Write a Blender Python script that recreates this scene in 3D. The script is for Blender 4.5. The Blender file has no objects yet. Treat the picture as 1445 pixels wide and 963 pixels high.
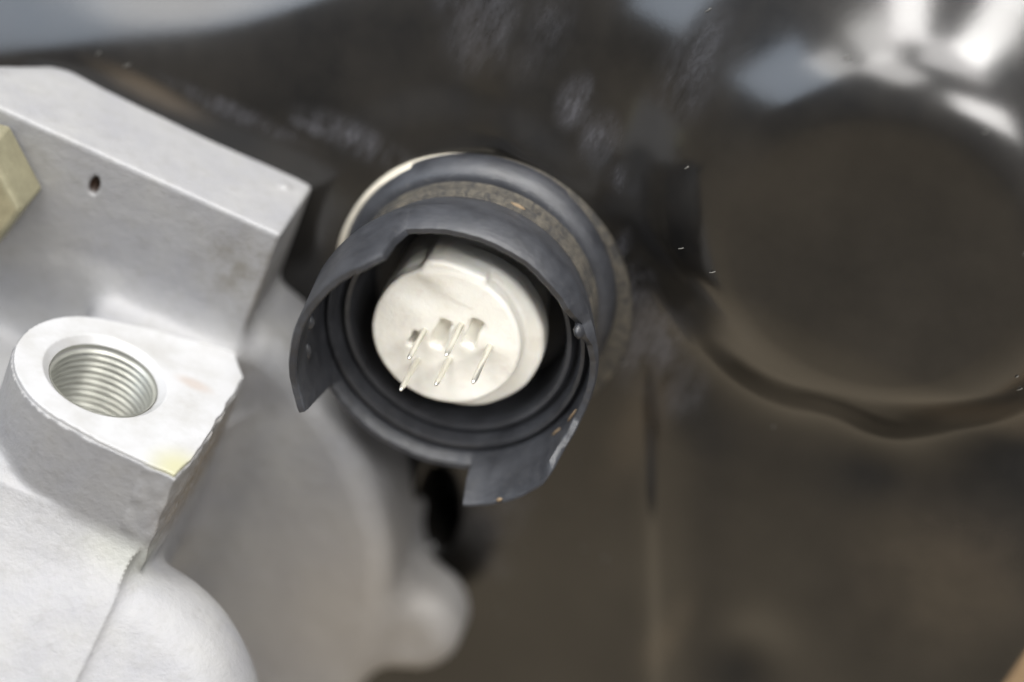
import bpy, math, random
import numpy as np

random.seed(7); rng = np.random.default_rng(7)
S = 1e-4                                   # one build unit = 0.1 mm
sc = bpy.context.scene

# ------------------------------------------------------------------ camera
DIST = 3600.0                              # 0.36 m to the connector face
RHO, PITCH = math.radians(24.5), math.radians(33)
cr, sr, cp, sp = math.cos(RHO), math.sin(RHO), math.cos(PITCH), math.sin(PITCH)
A = np.array([[cr, sr*sp, sr*cp], [-sr, cr*sp, cr*cp], [0, -cp, sp]])   # world -> camera
CAM = -A.T @ np.array([-92, 3.5, -DIST])
cd = bpy.data.cameras.new('camera'); cam = bpy.data.objects.new('camera', cd)
sc.collection.objects.link(cam); sc.camera = cam
cd.sensor_width = 36.0; cd.lens = 36.0*DIST/1445.0
cd.clip_start = 0.01; cd.clip_end = 20
R3 = A.T
from mathutils import Matrix, Vector
cam.matrix_world = Matrix([[R3[i][0], R3[i][1], R3[i][2], CAM[i]*S] for i in range(3)] + [[0, 0, 0, 1]])
cd.dof.use_dof = True; cd.dof.focus_distance = (DIST-60)*S; cd.dof.aperture_fstop = 4.7
cd.dof.aperture_blades = 7

def ray(px, py):
    d = A.T @ np.array([px-722.5, 481.5-py, -DIST]); return d/np.linalg.norm(d)
def hit(px, py, ax, v):                    # photo pixel -> point on an axis plane of the place
    d = ray(px, py); i = 'xyz'.index(ax); return CAM + (v-CAM[i])/d[i]*d

# ------------------------------------------------------------------ world, lamps, exposure
w = bpy.data.worlds.new('World'); sc.world = w; w.use_nodes = True
nt = w.node_tree; nt.nodes.clear()
out = nt.nodes.new('ShaderNodeOutputWorld'); bg = nt.nodes.new('ShaderNodeBackground')
tc = nt.nodes.new('ShaderNodeTexCoord'); sx = nt.nodes.new('ShaderNodeSeparateXYZ')
mr = nt.nodes.new('ShaderNodeMapRange'); mr.inputs[1].default_value = -1; mr.inputs[2].default_value = 1
rp = nt.nodes.new('ShaderNodeValToRGB'); el = rp.color_ramp.elements
for k, (p_, c_) in enumerate([(.06, (.70, .585, .43)), (.24, (.48, .405, .31)), (.43, (.225, .21, .19)), (.60, (.22, .22, .23)), (.85, (.38, .40, .44))]):   # floor, walls, walls, ceiling
    if k > 1: el.new(p_)
    el[k].position = p_; el[k].color = (*c_, 1)
nt.links.new(tc.outputs['Generated'], sx.inputs[0]); nt.links.new(sx.outputs[2], mr.inputs[0])
nt.links.new(mr.outputs[0], rp.inputs[0]); nt.links.new(rp.outputs[0], bg.inputs[0])
nt.links.new(bg.outputs[0], out.inputs[0]); bg.inputs[1].default_value = 1.0

def area(name, loc, sx_, sy_, power, col=(1, 0.98, 0.95)):
    l = bpy.data.lights.new(name, 'AREA'); l.shape = 'RECTANGLE'; l.size = sx_; l.size_y = sy_
    l.energy = power; l.color = col
    o = bpy.data.objects.new(name, l); sc.collection.objects.link(o); o.location = loc
    o.rotation_euler = (Vector((0, 0, 0))-Vector(loc)).to_track_quat('-Z', 'Y').to_euler()
    return o
# ceiling fixtures up, in front and to the left, then two added overhead fills
area('ceiling_and_fill_lamp', (-1.50, -1.00, 1.45), .75, .48, 7)
area('ceiling_and_fill_lamp', (-0.55, -1.00, 1.50), .75, .48, 9)
area('ceiling_and_fill_lamp', (0.62, -1.20, 1.40), .75, .48, 17)
area('ceiling_and_fill_lamp', (-0.95, -0.55, 1.75), .80, .50, 10)
area('ceiling_and_fill_lamp', (0.05, -0.50, 1.80), .80, .50, 10)
area('ceiling_and_fill_lamp', (-0.65, -0.12, 2.0), .75, .45, 18)  # added fill, brightens the upward faces of the casting
area('ceiling_and_fill_lamp', (0.30, -0.12, 2.0), .75, .45, 18)  # second added fill for the upward faces
area('window_light', (-1.80, -0.95, 0.85), 1.3, 1.0, 13.5, (.74, .85, 1.0))
vs = sc.view_settings; vs.view_transform = 'Standard'; vs.look = 'None'; vs.gamma = 1.0
vs.exposure = 0.36; vs.use_curve_mapping = False
sc.render.engine = 'CYCLES'; sc.cycles.use_denoising = True
sc.cycles.max_bounces = 8

# ------------------------------------------------------------------ helpers
def M(name):
    m = bpy.data.materials.new(name); m.use_nodes = True
    t = m.node_tree; b = t.nodes['Principled BSDF']
    return m, t, b
def N(t, kind, **kw):
    n = t.nodes.new(kind)
    for k, v in kw.items(): setattr(n, k, v)
    return n
def noise(t, scale, detail=4, rough=.55, vec=None, dist=0):
    n = N(t, 'ShaderNodeTexNoise'); n.inputs['Scale'].default_value = scale
    n.inputs['Detail'].default_value = detail; n.inputs['Roughness'].default_value = rough
    n.inputs['Distortion'].default_value = dist
    if vec is not None: t.links.new(vec, n.inputs['Vector'])
    return n
def ramp(t, src, stops):
    r = N(t, 'ShaderNodeValToRGB'); e = r.color_ramp.elements
    while len(e) < len(stops): e.new(.5)
    for k, (p, c) in enumerate(stops):
        e[k].position = p; e[k].color = (c, c, c, 1) if not isinstance(c, tuple) else (*c, 1)
    t.links.new(src, r.inputs[0]); return r.outputs[0]
def mix(t, f, a, b, mode='MIX'):
    n = N(t, 'ShaderNodeMix', data_type='RGBA', blend_type=mode)
    for i, v in ((0, f), (6, a), (7, b)):
        if isinstance(v, (int, float)): n.inputs[i].default_value = v
        elif isinstance(v, tuple): n.inputs[i].default_value = (*v, 1)
        else: t.links.new(v, n.inputs[i])
    return n.outputs[2]
def math_(t, op, a, b=0.0, c=None):
    n = N(t, 'ShaderNodeMath', operation=op)
    for i, v in enumerate((a, b) if c is None else (a, b, c)):
        if isinstance(v, (int, float)): n.inputs[i].default_value = v
        else: t.links.new(v, n.inputs[i])
    return n.outputs[0]
def geo(t): return N(t, 'ShaderNodeNewGeometry').outputs['Position']
def units(t):                              # world position in build units
    n = N(t, 'ShaderNodeVectorMath', operation='SCALE'); t.links.new(geo(t), n.inputs[0]); n.inputs[3].default_value = 1/S
    return n.outputs[0]
def scaled(t, vec, s):
    n = N(t, 'ShaderNodeMapping'); n.inputs['Scale'].default_value = s; t.links.new(vec, n.inputs[0]); return n.outputs[0]
def bump(t, b, src, strength, dist):
    n = N(t, 'ShaderNodeBump'); n.inputs['Strength'].default_value = strength; n.inputs['Distance'].default_value = dist*S
    t.links.new(src, n.inputs['Height']); t.links.new(n.outputs[0], b.inputs['Normal']); return n
def spot(t, U, c, r, soft=1.0):            # 1 in an ellipsoid of radii r round c, falling off to 0
    v = N(t, 'ShaderNodeVectorMath', operation='SUBTRACT'); t.links.new(U, v.inputs[0]); v.inputs[1].default_value = c
    d = N(t, 'ShaderNodeVectorMath', operation='DIVIDE'); t.links.new(v.outputs[0], d.inputs[0]); d.inputs[1].default_value = r
    l = N(t, 'ShaderNodeVectorMath', operation='LENGTH'); t.links.new(d.outputs[0], l.inputs[0])
    m = N(t, 'ShaderNodeMapRange', interpolation_type='SMOOTHSTEP'); t.links.new(l.outputs['Value'], m.inputs[0])
    m.inputs[1].default_value = 1.0; m.inputs[2].default_value = 1.0-soft; return m.outputs[0]

def link_mesh(name, V, F, mat, parent=None, normals=None, smooth=True, kind=None):
    base = np.array(parent['_base']) if parent is not None and '_base' in parent else np.zeros(3)
    V = (np.asarray(V, float)-base)*S
    me = bpy.data.meshes.new(name)
    if isinstance(F, np.ndarray) and F.ndim == 2:
        n = len(F); k = F.shape[1]
        me.vertices.add(len(V)); me.vertices.foreach_set('co', V.astype(np.float32).ravel())
        me.loops.add(n*k); me.loops.foreach_set('vertex_index', F.astype(np.int32).ravel())
        me.polygons.add(n); me.polygons.foreach_set('loop_start', (np.arange(n)*k).astype(np.int32))
        me.update(calc_edges=True); me.validate()
    else:
        me.from_pydata([tuple(v) for v in V], [], [tuple(f) for f in F]); me.update()
    me.polygons.foreach_set('use_smooth', [smooth]*len(me.polygons))
    if normals is not None: me.normals_split_custom_set_from_vertices([tuple(n) for n in normals])
    me.materials.append(mat)
    o = bpy.data.objects.new(name, me); sc.collection.objects.link(o)
    if parent is not None: o.parent = parent
    if parent is not None and '_base' in parent: o['_base'] = list(base)
    if kind: o['kind'] = kind
    return o
def thing(name, label, cat, base, group=None):
    o = bpy.data.objects.new(name, None); sc.collection.objects.link(o)
    o.location = [c*S for c in base]; o['_base'] = [float(c) for c in base]; o.empty_display_size = .005
    o['label'] = label; o['category'] = cat
    if group: o['group'] = group
    return o

# ---- signed distance fields -> surface nets
def box(x, y, z, lo, hi, r=0):
    c = [(a+b)/2 for a, b in zip(lo, hi)]; h = [(b-a)/2-r for a, b in zip(lo, hi)]
    qx, qy, qz = abs(x-c[0])-h[0], abs(y-c[1])-h[1], abs(z-c[2])-h[2]
    return np.sqrt(np.maximum(qx, 0)**2+np.maximum(qy, 0)**2+np.maximum(qz, 0)**2)+np.minimum(np.maximum(np.maximum(qx, qy), qz), 0)-r
def cyl(rad, ax, R, a0, a1, r=0):          # rad = distance from the axis, ax = coordinate along it
    qx = rad-(R-r); qy = abs(ax-(a0+a1)/2)-((a1-a0)/2-r)
    return np.sqrt(np.maximum(qx, 0)**2+np.maximum(qy, 0)**2)+np.minimum(np.maximum(qx, qy), 0)-r
def smin(a, b, k):
    h = np.clip(.5+.5*(b-a)/k, 0, 1); return b+(a-b)*h-k*h*(1-h)
def smax(a, b, k): return -smin(-a, -b, k)
def wob(x, y, z, s, seed=0.):              # cheap smooth wobble in -1..1
    return (np.sin(x/s+seed+1.7*np.sin(y/s*.83+seed))+np.sin(y/s*1.13+2*seed+1.3*np.sin(z/s*.91))+np.sin(z/s*.97-seed+1.5*np.sin(x/s*1.07)))/3

def nets(f, lo, hi, h):
    ax = [np.arange(a, b+h, h, dtype=np.float32) for a, b in zip(lo, hi)]
    nx, ny, nz = map(len, ax)
    G = np.empty((nx, ny, nz), np.float32)
    for i in range(0, nx, 16):
        X, Y, Z = np.meshgrid(ax[0][i:i+16], ax[1], ax[2], indexing='ij'); G[i:i+16] = f(X, Y, Z)
    s = G < 0
    cnt = np.zeros((nx-1, ny-1, nz-1), np.int8)
    for a in (0, 1):
        for b in (0, 1):
            for c in (0, 1): cnt += s[a:nx-1+a, b:ny-1+b, c:nz-1+c]
    act = np.argwhere((cnt > 0) & (cnt < 8))
    idx = -np.ones(cnt.shape, np.int64); idx[tuple(act.T)] = np.arange(len(act))
    pos = np.zeros((len(act), 3)); num = np.zeros(len(act))
    cor = [(a, b, c) for a in (0, 1) for b in (0, 1) for c in (0, 1)]
    for p in cor:
        for q in cor:
            if p < q and sum(abs(u-v) for u, v in zip(p, q)) == 1:
                g0 = G[tuple((act+p).T)]; g1 = G[tuple((act+q).T)]; m = (g0 < 0) != (g1 < 0)
                t = np.where(m, g0/np.where(g0-g1 == 0, 1, g0-g1), 0)[:, None]
                pos += np.where(m[:, None], np.array(p)+t*(np.array(q)-np.array(p)), 0); num += m
    V = (act+pos/num[:, None])*h+np.array([a[0] for a in ax])
    Fs = []
    for d in range(3):
        u, v = (d+1) % 3, (d+2) % 3
        sl0 = [slice(None)]*3; sl1 = [slice(None)]*3; sl0[d] = slice(0, -1); sl1[d] = slice(1, None)
        s0, s1 = s[tuple(sl0)], s[tuple(sl1)]
        e = np.argwhere(s0 != s1)
        ok = (e[:, u] > 0) & (e[:, v] > 0) & (e[:, u] < G.shape[u]-1) & (e[:, v] < G.shape[v]-1); e = e[ok]
        ins = s0[tuple(e.T)]
        du = np.zeros(3, int); dv = np.zeros(3, int); du[u] = 1; dv[v] = 1
        q = np.stack([idx[tuple(c.T)] for c in (e-du-dv, e-dv, e, e-du)], 1)
        q[~ins] = q[~ins][:, ::-1]; Fs.append(q)
    F = np.concatenate(Fs)
    def grad(V, e):
        g = []
        for d in range(3):
            o = np.zeros(3); o[d] = e
            g.append((f(*(V+o).T)-f(*(V-o).T))/(2*e))
        return np.stack(g, 1)
    for _ in range(2):
        g = grad(V, .5); l = np.maximum((g*g).sum(1), .2)
        V = V-np.clip((f(*V.T)/l)[:, None]*g, -h*.6, h*.6)
    n = grad(V, h*.45); n /= np.maximum(np.linalg.norm(n, axis=1), 1e-9)[:, None]
    return V, F, n
def submesh(V, F, n, mask):
    f = F[mask]; u, inv = np.unique(f, return_inverse=True); return V[u], inv.reshape(f.shape), n[u]

# ------------------------------------------------------------------ materials
def mat_cast():
    m, t, b = M('cast_aluminium'); U = units(t)
    n1 = noise(t, .010, 5, .6, U); n2 = noise(t, .11, 5, .65, U); n3 = noise(t, .045, 4, .6, U)
    c = mix(t, ramp(t, n1.outputs[0], [(.3, 0.), (.7, 1.)]), (.225, .225, .235), (.27, .267, .262))
    c = mix(t, ramp(t, n3.outputs[0], [(.50, 0.), (.80, .45)]), c, (.19, .185, .175))
    # brown mottling along the torn right edge of the ledge
    g = spot(t, U, (-250, -150, -270), (36, 210, 110), .7)
    c = mix(t, math_(t, 'MULTIPLY', g, ramp(t, n2.outputs[0], [(.35, .2), (.65, .9)])), c, (.15, .115, .07))
    g2 = spot(t, U, (60, 40, -560), (330, 260, 330), .9)  # warm floor reflection painted into the round cover's colour
    c = mix(t, math_(t, 'MULTIPLY', g2, .7), c, (.27, .245, .215))
    g3 = spot(t, U, (-268, -300, -345), (120, 60, 50), .9)
    c = mix(t, math_(t, 'MULTIPLY', g3, .12), c, (.60, .62, .40))
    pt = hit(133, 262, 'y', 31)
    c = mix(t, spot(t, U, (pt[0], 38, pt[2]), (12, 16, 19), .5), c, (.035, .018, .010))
    g4 = math_(t, 'MULTIPLY', spot(t, U, (-310, 30, -60), (110, 30, 90), .9), ramp(t, n3.outputs[0], [(.35, .1), (.65, .8)]))
    c = mix(t, g4, c, (.15, .14, .12))
    t.links.new(c, b.inputs['Base Color'])
    b.inputs['Metallic'].default_value = .12; b.inputs['Roughness'].default_value = .58
    h = math_(t, 'ADD', math_(t, 'MULTIPLY', n2.outputs[0], 1.0), math_(t, 'MULTIPLY', n3.outputs[0], 1.4))
    bump(t, b, h, .34, 3.0)
    return m
def mat_mach():
    m, t, b = M('machined_aluminium'); U = units(t)
    n1 = noise(t, .02, 4, .6, U); n2 = noise(t, .15, 3, .6, U)
    c = mix(t, ramp(t, n1.outputs[0], [(.4, 0.), (.75, 1.)]), (.40, .40, .405), (.33, .325, .315))
    g = spot(t, U, (-255, -285, -186), (60, 62, 60), .9)
    c = mix(t, math_(t, 'MULTIPLY', g, 1.0), c, (.37, .36, .24))
    g = spot(t, U, (-300, -95, -186), (40, 18, 40), .8)
    c = mix(t, math_(t, 'MULTIPLY', g, .5), c, (.32, .25, .20))
    t.links.new(c, b.inputs['Base Color']); b.inputs['Metallic'].default_value = .15
    b.inputs['Roughness'].default_value = .42
    bump(t, b, n2.outputs[0], .12, 2.0); return m
def mat_thread():
    m, t, b = M('cut_thread'); U = units(t); n1 = noise(t, .03, 4, .6, U)
    c = mix(t, n1.outputs[0], (.46, .46, .42), (.28, .28, .24)); t.links.new(c, b.inputs['Base Color'])
    b.inputs['Metallic'].default_value = .5; b.inputs['Roughness'].default_value = .38; return m
def mat_panel(): 
    m, t, b = M('black_gloss_paint'); U = units(t)
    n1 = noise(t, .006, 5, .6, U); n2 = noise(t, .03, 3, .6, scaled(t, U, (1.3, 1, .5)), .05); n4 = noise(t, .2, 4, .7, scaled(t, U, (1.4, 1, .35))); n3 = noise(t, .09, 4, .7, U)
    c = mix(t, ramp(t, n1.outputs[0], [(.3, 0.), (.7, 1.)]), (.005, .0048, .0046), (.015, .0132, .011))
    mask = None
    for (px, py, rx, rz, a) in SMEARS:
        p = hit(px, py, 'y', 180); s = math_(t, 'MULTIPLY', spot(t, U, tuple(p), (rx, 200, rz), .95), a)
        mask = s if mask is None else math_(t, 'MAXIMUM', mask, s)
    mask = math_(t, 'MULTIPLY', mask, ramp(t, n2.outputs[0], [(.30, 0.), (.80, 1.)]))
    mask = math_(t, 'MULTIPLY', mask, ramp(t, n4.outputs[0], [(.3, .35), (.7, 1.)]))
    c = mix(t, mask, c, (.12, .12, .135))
    dm = None
    for (px, py, rx, rz, a) in BROWN:
        p = hit(px, py, 'y', 190); s = math_(t, 'MULTIPLY', spot(t, U, tuple(p), (rx, 300, rz), .95), a)
        dm = s if dm is None else math_(t, 'MAXIMUM', dm, s)
    c = mix(t, math_(t, 'MULTIPLY', dm, ramp(t, n1.outputs[0], [(.3, .3), (.7, 1.)])), c, (.075, .058, .04))
    t.links.new(c, b.inputs['Base Color'])
    r = math_(t, 'ADD', math_(t, 'MULTIPLY', mask, .3), math_(t, 'MULTIPLY_ADD', n1.outputs[0], .14, .13))
    t.links.new(r, b.inputs['Roughness'])
    b.inputs['Specular IOR Level'].default_value = .6
    bump(t, b, n3.outputs[0], .06, 2.0); return m
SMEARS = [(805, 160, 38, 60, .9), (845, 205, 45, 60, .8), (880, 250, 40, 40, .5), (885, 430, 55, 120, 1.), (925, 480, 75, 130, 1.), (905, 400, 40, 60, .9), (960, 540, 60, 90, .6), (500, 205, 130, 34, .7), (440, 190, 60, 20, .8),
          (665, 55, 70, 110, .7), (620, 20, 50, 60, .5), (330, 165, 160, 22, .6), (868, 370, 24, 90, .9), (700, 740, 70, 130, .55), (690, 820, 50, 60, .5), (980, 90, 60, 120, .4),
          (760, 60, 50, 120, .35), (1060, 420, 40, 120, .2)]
BROWN = [(210, 130, 140, 26, .9), (1400, 560, 200, 60, .8), (940, 900, 40, 160, .8), (900, 600, 60, 200, .5), (1330, 800, 200, 220, .5)]  # smudges, plus floor reflection painted into the colour at far right
def mat_plastic():
    m, t, b = M('black_moulded_plastic'); U = units(t)
    n1 = noise(t, .02, 5, .65, U); n2 = noise(t, .08, 5, .7, scaled(t, U, (1, 2.5, 1)), .6)
    c = mix(t, ramp(t, n1.outputs[0], [(.35, 0.), (.7, 1.)]), (.021, .022, .0255), (.040, .042, .048))
    c = mix(t, ramp(t, n2.outputs[0], [(.58, 0.), (.78, .55)]), c, (.10, .095, .085))
    t.links.new(c, b.inputs['Base Color'])
    t.links.new(math_(t, 'MULTIPLY_ADD', n1.outputs[0], .25, .26), b.inputs['Roughness'])
    bump(t, b, n2.outputs[0], .35, 3.0); return m
def mat_dirt():
    m, t, b = M('dusty_black_rubber'); U = units(t)
    n2 = noise(t, .07, 6, .75, scaled(t, U, (1, .35, 1)), .8)
    c = mix(t, ramp(t, n2.outputs[0], [(.38, 0.), (.66, 1.)]), (.022, .021, .02), (.085, .074, .056))
    t.links.new(c, b.inputs['Base Color']); b.inputs['Roughness'].default_value = .8
    bump(t, b, n2.outputs[0], .6, 5.0); return m
def mat_core():
    m, t, b = M('ivory_plastic'); U = units(t)
    n1 = noise(t, .018, 4, .6, U); n2 = noise(t, .06, 4, .6, U)
    c = mix(t, ramp(t, n1.outputs[0], [(.35, 0.), (.7, 1.)]), (.87, .855, .79), (.82, .795, .72))
    c = mix(t, ramp(t, n2.outputs[0], [(.55, 0.), (.8, .6)]), c, (.74, .68, .62))
    t.links.new(c, b.inputs['Base Color']); b.inputs['Roughness'].default_value = .45
    b.inputs['Subsurface Weight'].default_value = .15; b.inputs['Subsurface Radius'].default_value = (.002, .0015, .0008)
    b.inputs['Subsurface Scale'].default_value = .6
    bump(t, b, n2.outputs[0], .3, 4.0); return m
def mat_plain(name, col, rough=.5, metal=0., vary=.25, sc_=.03, bmp=.15):
    m, t, b = M(name); U = units(t); n1 = noise(t, sc_, 5, .65, U)
    c = mix(t, ramp(t, n1.outputs[0], [(.3, 0.), (.72, 1.)]), col, tuple(x*(1-vary) for x in col))
    t.links.new(c, b.inputs['Base Color']); b.inputs['Roughness'].default_value = rough; b.inputs['Metallic'].default_value = metal
    bump(t, b, n1.outputs[0], bmp, 4.0); return m
CAST, MACH, THREAD, PANEL, PLAST, DIRT, CORE = mat_cast(), mat_mach(), mat_thread(), mat_panel(), mat_plastic(), mat_dirt(), mat_core()
BEIGE = mat_plain('beige_gasket', (.62, .57, .47), .55)
ZINC = mat_plain('yellow_zinc_plating', (.42, .39, .26), .38, .6, .35, .02, .25)
PIN = mat_plain('tinned_pin', (.80, .78, .70), .28, .8, .1)
WOOD = mat_plain('pale_wood', (.55, .38, .22), .7, 0, .4, .01)
LINT = mat_plain('pale_lint', (.17, .165, .15), .8)
FLAKE = mat_plain('tan_dirt_flake', (.17, .12, .07), .8)

# ------------------------------------------------------------------ black painted cover behind everything
YW = 185.0
BX, BZ, BR = 486.0, 370.0, 205.0
def sstep(a, b, v): u = np.clip((v-a)/(b-a), 0, 1); return u*u*(3-2*u)
def bumpf(x, z, px, py, rx, rz, h, y=185):
    c = hit(px, py, 'y', y); return h*np.exp(-((x-c[0])/rx)**2-((z-c[2])/rz)**2)
def wall_h(x, z):
    h = np.zeros_like(x)
    d = -.6*(x+769)+.8*(z+14)
    d = d+22*np.exp(-((x+490)/160)**2)
    h -= .85*.5*(np.sqrt(d*d+45**2)+d-10)                                # top-left shoulder rolls away
    e = .585*(x+67)+.81*(z-225)                                          # soft ridge right of the dark pocket
    h += 16*sstep(-40, 40, e*0+(.82*(x+67)+.57*(z-225)))*sstep(120, 230, z)
    h += bumpf(x, z, 690, 90, 90, 120, 12)+bumpf(x, z, 900, 60, 120, 90, 10)
    rb = np.hypot(x-BX, z-BZ)
    h -= .25*(np.sqrt((z-60)**2+60**2)+(z-60))*.5*sstep(180, 520, rb)*sstep(1100, 700, z)         # upper half leans back a little
    h -= .13*(np.sqrt((z+150)**2+90**2)-(z+150))*.5                        # lower half tucks under
    r = np.hypot(x+45, z-15); h += 9*(1-sstep(200, 262, r))             # seat round the connector
    r = np.hypot(x-BX, z-BZ); up = (-.42*(x-BX)+.91*(z-BZ))/np.maximum(r, 1); u = np.maximum((r-BR)/(170-30*sstep(.35, -.7, up)), 0)
    kk = .20-.04*sstep(-.3, .5, up); b = 100*(1-kk*u-(1-kk)*u**2); b = .5*(b+np.sqrt(b*b+50**2))
    h += b
    e = .924*(x-262)+.382*(z-20)                                         # pressed vertical crease, lower right
    h += (14*sstep(-30, 30, e)-4*np.exp(-(e/16)**2)+16*np.exp(-((e-70)/50)**2))*sstep(60, -120, z)
    h += bumpf(x, z, 1180, 560, 60, 40, -12)+bumpf(x, z, 1250, 640, 70, 55, -12)+bumpf(x, z, 1240, 760, 50, 90, -12)
    h += bumpf(x, z, 1060, 930, 60, 80, -26)+bumpf(x, z, 1380, 720, 160, 160, 20)
    h += 40*sstep(150, -500, z)*sstep(420, 900, x)
    c = hit(612, 735, 'y', 185)                                          # deep gap beside the round cover
    h -= 130*sstep(1.0, .55, np.hypot((x-c[0]+.25*(z-c[2]))/38, (z-c[2])/90))
    c = hit(582, 700, 'y', 185)
    h += 26*np.exp(-((x-c[0]+.12*(z-c[2]))/13)**2)*sstep(110, 60, abs(z-c[2]))
    h += 2.2*np.sin(x/90+1.3*np.sin(z/140))+2.0*np.sin(z/75+1.1*np.sin(x/120))
    return h
gx = np.arange(-1050, 1006, 6.0); gz = np.arange(-1420, 960, 6.0)
GX, GZ = np.meshgrid(gx, gz, indexing='ij'); H = wall_h(GX, GZ)
GY = YW-H
GY = GY+.9*np.maximum(GX-978, 0)**1.35                                   # rolled right-hand edge
Vw = np.stack([GX, GY, GZ], -1).reshape(-1, 3)
ni, nj = GX.shape; I = np.arange(ni*nj).reshape(ni, nj)
Fw = np.stack([I[:-1, :-1], I[1:, :-1], I[1:, 1:], I[:-1, 1:]], -1).reshape(-1, 4)
dx, dz = np.gradient(GY, 6.0, 6.0); nw = np.stack([dx, -np.ones_like(dx), dz], -1).reshape(-1, 3); nw /= np.linalg.norm(nw, axis=1)[:, None]
cx = Vw[Fw].mean(1); isb = np.hypot(cx[:, 0]-BX, cx[:, 2]-BZ) < BR+8
v, f, n = submesh(Vw, Fw, nw, ~isb)
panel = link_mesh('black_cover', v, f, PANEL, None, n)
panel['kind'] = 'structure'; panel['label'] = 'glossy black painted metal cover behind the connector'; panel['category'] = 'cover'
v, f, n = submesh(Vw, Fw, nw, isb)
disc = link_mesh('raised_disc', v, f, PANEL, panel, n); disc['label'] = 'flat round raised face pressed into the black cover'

# lint and dust specks lying on the cover
V, F = [], []
for k in range(60):
    x, z = rng.uniform(-700, 950), rng.uniform(-650, 740)
    L = rng.uniform(4, 14); a = rng.uniform(.65, 1.15); wd = rng.uniform(.35, .7)
    y = YW-wall_h(np.array([x]), np.array([z]))[0]-1.2
    dx_, dz_ = math.cos(a), math.sin(a); b = len(V); bend = rng.uniform(-.8, .8)
    for q in (-1, 0, 1):
        for e in (-1, 1):
            V.append((x+q*L*dx_/2-e*wd*dz_, y-(1-abs(q))*1.5, z+q*L*dz_/2+e*wd*dx_+(bend if q == 0 else 0)))
    V += [(V[b+i][0], V[b+i][1]+1.5, V[b+i][2]) for i in range(6)]
    F += [(b, b+1, b+3, b+2), (b+2, b+3, b+5, b+4), (b+6, b+8, b+9, b+7), (b+8, b+10, b+11, b+9),
          (b, b+2, b+8, b+6), (b+2, b+4, b+10, b+8), (b+1, b+7, b+9, b+3), (b+3, b+9, b+11, b+5), (b, b+6, b+7, b+1), (b+4, b+5, b+11, b+10)]
link_mesh('lint_specks', V, F, LINT, panel, kind='stuff')

# ------------------------------------------------------------------ cast aluminium housing
PADZ = -186.0; BORE = (-412.0, -162.0); BORER = 78.0
ang = np.linspace(0, 2*np.pi, 48, endpoint=False)
hp = [(-252, -301), (-247, -235), (-243, -30), (-276, 20)]
def hull2(x, y, z):
    d = np.full(np.shape(x), -1e9, np.float32)
    for a in ang:
        nx_, ny_ = math.cos(a), math.sin(a)
        s = max(nx_*BORE[0]+ny_*BORE[1]+132, max(nx_*p[0]+ny_*p[1] for p in hp))
        d = np.maximum(d, nx_*x+ny_*y-s)
    return d
R2 = 2**.5
def cast(x, y, z):
    rough = .7*wob(x, y, z, 26., .3)+.25*wob(x, y, z, 9., 1.1)
    br = box(x, y, z, (-860, 31, -520), (-275, 203, 22), 7)
    br = smax(br, (-.7*(x+757)+.72*(y-170)), 50)
    ledge = smax(box(x, y, z, (-600, -255, -520), (-276, 80, -195), 8), -(x+488), 40)
    pad = np.maximum(hull2(x, y, z)+2.0*wob(x, y, z, 8., 2.)*(x > -300), np.maximum(z-(PADZ-6), -520-z))-0
    flare = np.maximum(np.maximum(((-(y+300)+(z+338))/R2), x+272), np.maximum(-1300-z, np.maximum(y-120, z+334)))
    s = (-(y+300)-(z+330))/R2; nn = (-(y+300)+(z+330))/R2
    lobe = cyl(np.hypot(x+240, s-245), nn, 250, -420, -4, 110)
    dome = cyl(np.hypot(x+420, z+652), y, 519, 36, 330, 42)
    dome = dome+9*np.exp(-((x+110)/60)**2-((z+500)/150)**2)-7*np.exp(-((x+230)/90)**2-((z+330)/110)**2)
    lug = cyl(np.hypot(x-128, z+598), y, 78, 78, 215, 46)
    web = box(x, y, z, (0, 96, -640), (110, 230, -545), 24)
    f = ledge
    f = smin(f, flare, 100)
    f = smin(f, lobe, 30)
    f2 = smin(dome, smin(lug, web, 40), 60)
    f = smin(f, f2, 60)
    f = smin(f, br, 22)+rough
    f = smin(f, pad, 6)
    f = np.maximum(f, -cyl(np.hypot(x-BORE[0], y-BORE[1]), z, BORER+3, -420, 0))
    f = np.maximum(f, -np.maximum(np.hypot(x-BORE[0], y-BORE[1])-(BORER+14+(z-PADZ)), abs(z-PADZ)-24))   # countersink
    pit = hit(133, 262, 'y', 31)
    f = smax(f, -(np.sqrt(((x-pit[0])/7)**2+((y-31)/14)**2+((z-pit[2])/15)**2)-1)*6, 3)
    pp = hit(402, 264, 'z', 22)
    f = smin(f, np.sqrt((x-pp[0])**2+(y-pp[1])**2+(z-18)**2)-9, 6)
    return f
def machined(x, y, z):                      # milled flat top of the boss, laid 6 units proud of the casting
    f = np.maximum(hull2(x, y, z)+3.0+2.0*wob(x, y, z, 8., 2.)*(x > -300), np.maximum(z-PADZ, PADZ-30-z))
    f = np.maximum(f, -(np.hypot(x-BORE[0], y-BORE[1])-(BORER-1+np.maximum(z-PADZ+12, 0)*1.0)))
    return f
base = (-420, 60, -1300)
hous = thing('gearbox_housing', 'grey cast aluminium gearbox housing with threaded port and square bracket', 'gear housing', base)
V, F, n = nets(cast, (-900, -760, -1300), (290, 340, 50), 5.0)
c = V[F].mean(1); X, Y, Z = c.T
isbr = (Y > 26) & (Z > -196) & (X < -255)
islug = (X > 62) & (np.hypot(X-128, Z+598) < 120)
isboss = ~isbr & (hull2(X, Y, Z) < 14) & (Z > -335)
isdome = ~isbr & ~islug & ~isboss & (np.hypot(X+420, Z+690) > 0) & (Y > -40+0*X) & (X > -262)
isbody = ~(isbr | islug | isboss | isdome)
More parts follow.
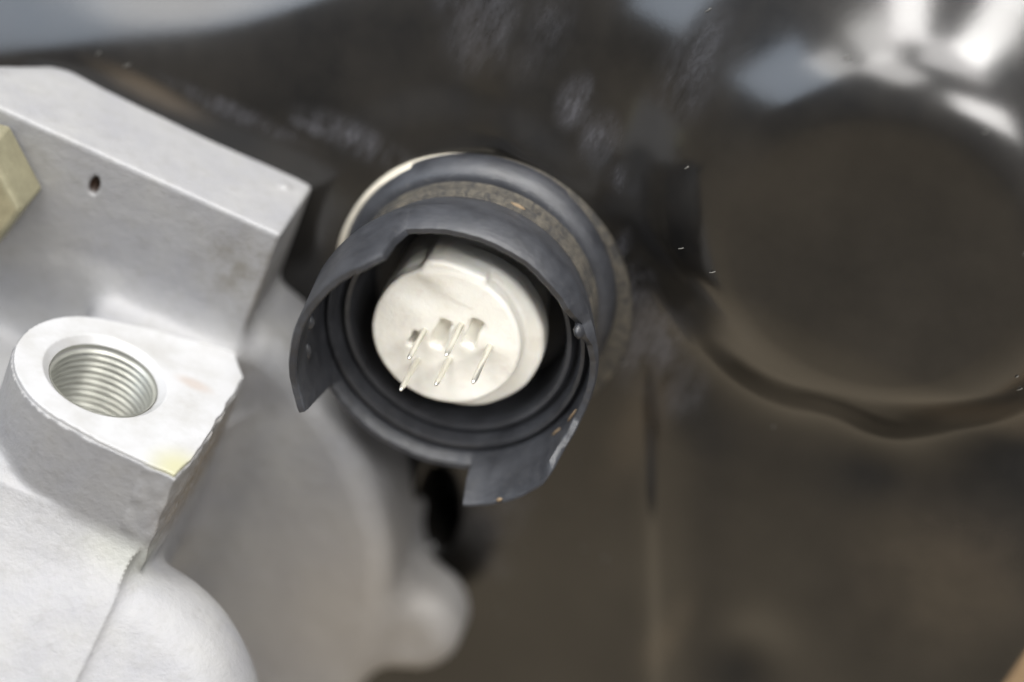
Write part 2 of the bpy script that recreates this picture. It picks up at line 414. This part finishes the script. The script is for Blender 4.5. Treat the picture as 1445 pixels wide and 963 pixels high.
for nm, mk in (('bracket', isbr), ('mounting_lug', islug), ('threaded_boss', isboss), ('rounded_cover', isdome), ('lower_body', isbody)):
    v, f, nn_ = submesh(V, F, n, mk); o = link_mesh(nm, v, f, CAST, hous, nn_)
    if nm == 'threaded_boss': boss = o
boss['label'] = 'boss with bright milled top face around a threaded hole'
V, F, n = nets(machined, (-550, -320, -220), (-225, 40, -176), 3.0)
link_mesh('milled_face', V, F, MACH, boss, n)
# helical thread lining the port, with a drilled floor
V, F = [], []; nth, pitch = 96, 11.0; nzs = 92
for j in range(nzs):
    z = PADZ-8-j*2.0
    for i in range(nth):
        a = 2*math.pi*i/nth; ph = ((z+pitch*i/nth)/pitch) % 1.0
        tri = abs(ph*2-1); r = BORER-6+6*min(1, max(0, (tri-.15)/.7))
        if j < 4: r = BORER-1
        V.append((BORE[0]+r*math.cos(a), BORE[1]+r*math.sin(a), z))
for j in range(nzs-1):
    for i in range(nth):
        F.append((j*nth+i, (j+1)*nth+i, (j+1)*nth+(i+1) % nth, j*nth+(i+1) % nth))
b = len(V); zb = PADZ-8-(nzs-1)*2.0
for r, dz_ in ((62, 0), (58, -26), (20, -40)):
    for i in range(nth):
        a = 2*math.pi*i/nth; V.append((BORE[0]+r*math.cos(a), BORE[1]+r*math.sin(a), zb+dz_))
rings = [(nzs-1)*nth, b, b+nth, b+2*nth]
for q in range(3):
    for i in range(nth): F.append((rings[q]+i, rings[q+1]+i, rings[q+1]+(i+1) % nth, rings[q]+(i+1) % nth))
F.append(tuple(rings[3]+i for i in range(nth)))
link_mesh('thread', V, F, THREAD, boss)

# ------------------------------------------------------------------ zinc hex bolt in the bracket
def bevel(o, wdt, seg=2):
    md = o.modifiers.new('bevel', 'BEVEL'); md.width = wdt*S; md.segments = seg; md.limit_method = 'ANGLE'; md.angle_limit = math.radians(30)
def prism(n, R, y0, y1, c, phi, taper=0.0, tl=0):
    V, F = [], []
    prof = [(y0, R), (y1+tl, R), (y1, R-taper)] if taper else [(y0, R), (y1, R)]
    for (y, r) in prof:
        for i in range(n):
            a = phi+2*math.pi*i/n; V.append((c[0]+r*math.cos(a), y, c[1]+r*math.sin(a)))
    k = len(prof)
    for j in range(k-1):
        for i in range(n): F.append((j*n+i, j*n+(i+1) % n, (j+1)*n+(i+1) % n, (j+1)*n+i))
    F.append(tuple(range(n-1, -1, -1))); F.append(tuple((k-1)*n+i for i in range(n)))
    return V, F
bc = (-718., -94.)
V, F = prism(6, 102, 27, -52, bc, math.radians(14), 7, 7)
bolt = link_mesh('hex_bolt', np.array(V)-np.array([bc[0], 31, bc[1]]), F, ZINC, smooth=False); bevel(bolt, 8, 3)
bolt.location = (bc[0]*S, 31*S, bc[1]*S)
bolt['label'] = 'yellow zinc plated hex bolt head screwed into the aluminium bracket'; bolt['category'] = 'bolt'

# ------------------------------------------------------------------ connector
conn = thing('wiring_connector', 'round black plastic connector with broken collar and ivory five pin core', 'connector', (0, YW-30, 0))
T0 = 171.0                                  # y = T0 - t, t measured out from the cover
def ringpt(r, th, t): return (r*math.cos(th), T0-t, r*math.sin(th))
def lathe(name, prof, mat, parent, n=160, off=(0, 0), closed=True, jitter=0):
    V, F = [], []; k = len(prof)
    for i in range(n):
        a = 2*math.pi*i/n
        for (r, t) in prof:
            q = ringpt(r, a, t); V.append((q[0]+off[0], q[1], q[2]+off[1]))
    for i in range(n):
        i2 = (i+1) % n
        for j in range(k if closed else k-1):
            j2 = (j+1) % k; F.append((i*k+j, i*k+j2, i2*k+j2, i2*k+j))
    o = link_mesh(name, V, F, mat, parent)
    md = o.modifiers.new('edges', 'EDGE_SPLIT'); md.split_angle = math.radians(40)
    return o
CX = 8.0
lathe('gasket', [(158, -20), (202, -20), (204, -18), (204, 10), (202, 13), (158, 13)], BEIGE, conn, off=(CX-12, -8))
lathe('mounting_flange', [(158, -26), (222, -26), (225, -20), (223, -2), (217, 3), (158, 4)], DIRT, conn, off=(CX+12, -22))
lathe('rear_collar', [(158, -12), (203, -12), (206, -8), (206, 12), (203, 20), (196, 32), (186, 36), (158, 36)], PLAST, conn, off=(CX-2, 0))
lathe('seal', [(158, 30), (184, 30), (184, 44), (178, 48), (178, 56), (184, 60), (184, 72), (178, 76), (176, 100), (158, 100)], DIRT, conn, off=(CX, 0))
# shroud: flared base ring with grooves, outer wall whose height changes round the collar
RIM = [(0, 178, 212), (10, 173, 211), (20, 174, 209), (28, 178, 206), (33, 188, 203), (38, 182, 201), (44, 194, 200), (49, 205, 200), (60, 205, 199), (90, 204, 198), (120, 205, 198),
       (126.5, 206, 199), (129, 240, 201), (130.5, 280, 200), (138, 294, 201), (190, 300, 201), (214, 300, 201), (220.5, 301, 201), (221.3, 292, 202), (228.5, 182, 212), (230, 170, 214), (260, 170, 216),
       (298, 170, 216), (299.2, 247, 224), (320, 252, 225), (332, 249, 223), (339, 240, 220), (344, 214, 217), (349, 200, 215), (353, 186, 213), (360, 178, 212)]
def rim(a):
    a = a % 360
    for p, q in zip(RIM, RIM[1:]):
        if p[0] <= a <= q[0]:
            u = (a-p[0])/(q[0]-p[0]); return p[1]+(q[1]-p[1])*u, p[2]+(q[2]-p[2])*u
angs = sorted(set([i*1.5 for i in range(240)]+[r[0] for r in RIM[:-1]]+[127.3, 129.7, 131.2, 229, 298.6, 299.8]))
V, F = [], []
for a in angs:
    tt, rf = rim(a); th = math.radians(a); wv = .9*math.sin(a/9)+.6*math.sin(a/4+1)
    tt += .8*math.sin(a/3.1)+.5*math.sin(a*.9); rf += wv*.5; ri = rf-11.5
    ch = 3 if not 298.9 < a < 342 else 22*min(1, (342-a)/10)
    ch = max(ch, 3); fz = (ch-3)*.3
    tm = min(tt-6, 172); rm = 211+wv*.4+(rf-211)*.2
    prof = [(158, 76), (178, 76), (182, 80), (185, 90), (193, 112), (204, 148), (rm, tm), (rf+fz, tt-3), (rf-2+fz, tt), ((rf-5+fz) if ch > 3 else ri+2, tt-.5), (ri, tt-ch), (min(rm-11, 200), min(tt-7, 164)),
            (196, 150), (193, 142), (190, 150), (188, 155), (183, 155), (180, 148), (177, 130), (173, 126), (170, 134), (166, 140), (160, 138), (156, 128), (151, 30), (140, 24), (100, 24), (100, 18), (158, 18)]
    prof_n = len(prof)
    for (r, t) in prof:
        q = ringpt(r, th, t); V.append((q[0]+CX, q[1], q[2]))
na = len(angs)
for i in range(na):
    i2 = (i+1) % na
    for j in range(prof_n):
        j2 = (j+1) % prof_n; F.append((i*prof_n+j, i*prof_n+j2, i2*prof_n+j2, i2*prof_n+j))
sh = link_mesh('shroud', V, F, PLAST, conn); md = sh.modifiers.new('edges', 'EDGE_SPLIT'); md.split_angle = math.radians(42)
# bayonet nibs inside the long tab and the notch at the right
def nib(a, r, t, sx_, sy_, sz_, par, name, mat, seed):
    th = math.radians(a); c = np.array(ringpt(r, th, t))+np.array([CX, 0, 0]); rr = np.random.default_rng(seed)
    V, F = [], []; nu, nv = 10, 6
    er = np.array([math.cos(th), 0, math.sin(th)]); et = np.array([-math.sin(th), 0, math.cos(th)]); ey = np.array([0, -1, 0])
    for j in range(nv+1):
        for i in range(nu):
            u = 2*math.pi*i/nu; v_ = math.pi*j/nv; k = 1+rr.uniform(-.12, .12)
            V.append(c+k*(er*sx_*math.sin(v_)*math.cos(u)+et*sy_*math.sin(v_)*math.sin(u)+ey*sz_*math.cos(v_)))
    for j in range(nv):
        for i in range(nu): F.append((j*nu+i, j*nu+(i+1) % nu, (j+1)*nu+(i+1) % nu, (j+1)*nu+i))
    return link_mesh(name, V, F, mat, par)
for q, (a, r, t, s1, s2, s3) in enumerate([(140, 189, 262, 9, 16, 9), (190, 196, 225, 9, 12, 9), (203, 197, 232, 9, 16, 8), (36, 192, 184, 7, 12, 16)]):
    nib(a, r, t, s1, s2, s3, sh, 'bayonet_nib', PLAST, q)
for q, (a, r, t, s1, s2, s3) in enumerate([(165, 190, 262, 2.5, 7, 7), (88, 183, 66, 4, 12, 4), (314, 222, 251, 3, 5, 3), (352, 200, 176, 2, 13, 3), (340, 200, 170, 2, 10, 3), (171, 189, 250, 2, 4, 5)]):
    nib(a, r, t, s1, s2, s3, conn, 'dirt_flake', FLAKE, 20+q)
# ivory core
SL = [hit(*p, 'y', 0) for p in ((584, 478), (621, 472), (667, 472))]
def core(x, y, z):
    t = T0-y; r = np.hypot(x-13, z); r2 = np.hypot(x+2, z)
    f = smin(smin(cyl(r, t, 122, 104, 144, 8), cyl(r, t, 104, 10, 120, 4), 6), cyl(r2, t, 109, 20, 172, 7), 7)
    key = box(x, t, z, (-72, 60, 60), (20, 171, 117), 8)
    key = smax(key, np.hypot(x+2, z-2)-120, 8); f = smin(f, key, 6)
    f = f+.9*wob(x, y, z, 19., .7)+.4*wob(x, y, z, 8., 2.2)
    for k, s in enumerate(SL):
        hw = (5, 9, 9)[k]; hh = (12, 23, 23)[k]
        f = smax(f, -box(x, y, z, (s[0]-hw, -40, s[2]-hh), (s[0]+hw, 22, s[2]+hh), 5)+2.5*wob(x, y, z, 7., 3.+k), 7)
    # raked hollows round the pins
    q = hit(655, 505, 'y', 0); f = smax(f, -(np.sqrt(((x-q[0]-20)/70)**2+((z-q[2]+14)/40)**2+((y+5)/9)**2)-1)*9, 6)
    q = hit(575, 405, 'y', 0); f = smax(f, -(np.sqrt(((x-q[0])/55)**2+((z-q[2])/26)**2+((y+4)/10)**2)-1)*9, 6)
    return f
V, F, n = nets(core, (-130, -12, -140), (150, 165, 135), 3.0)
link_mesh('core', V, F, CORE, conn, n).name = 'core'
for (bx_, by_, tx, ty) in ((600, 466, 577, 508), (590, 508, 565, 552), (652, 458, 630, 503), (635, 508, 613, 545), (692, 488, 668, 540)):
    b0 = hit(bx_, by_, 'y', 0); L = (ty-by_)/.496
    V, F = [], []; n_ = 10; pr = [(15, 4.1), (-L+12, 4.1), (-L+4, 2.8), (-L+1, 1.2)]
    dxp = (tx-bx_+.226*L)*.5
    for (y, r) in pr:
        s = max(0, -y/L)
        for i in range(n_):
            a = 2*math.pi*i/n_; V.append((b0[0]+r*math.cos(a)+dxp*s, y, b0[2]+r*math.sin(a)))
    for j in range(len(pr)-1):
        for i in range(n_): F.append((j*n_+i, j*n_+(i+1) % n_, (j+1)*n_+(i+1) % n_, (j+1)*n_+i))
    F.append(tuple(3*n_+i for i in range(n_)))
    link_mesh('contact_pin', V, F, PIN, conn)

# ------------------------------------------------------------------ pale board seen past the cover's lower right edge
bd = thing('wooden_board', 'pale wooden board showing past the lower right edge of the black cover', 'board', (1250, 420, -700))
V = [(x, y, z) for x in (985, 1700) for y in (330, 420) for z in (-1200, 300)]
F = [(0, 1, 3, 2), (4, 6, 7, 5), (0, 4, 5, 1), (2, 3, 7, 6), (0, 2, 6, 4), (1, 5, 7, 3)]
o = link_mesh('plank', V, F, WOOD, bd, smooth=False); bevel(o, 10)

for o in list(bpy.data.objects):
    if '_base' in o: del o['_base']
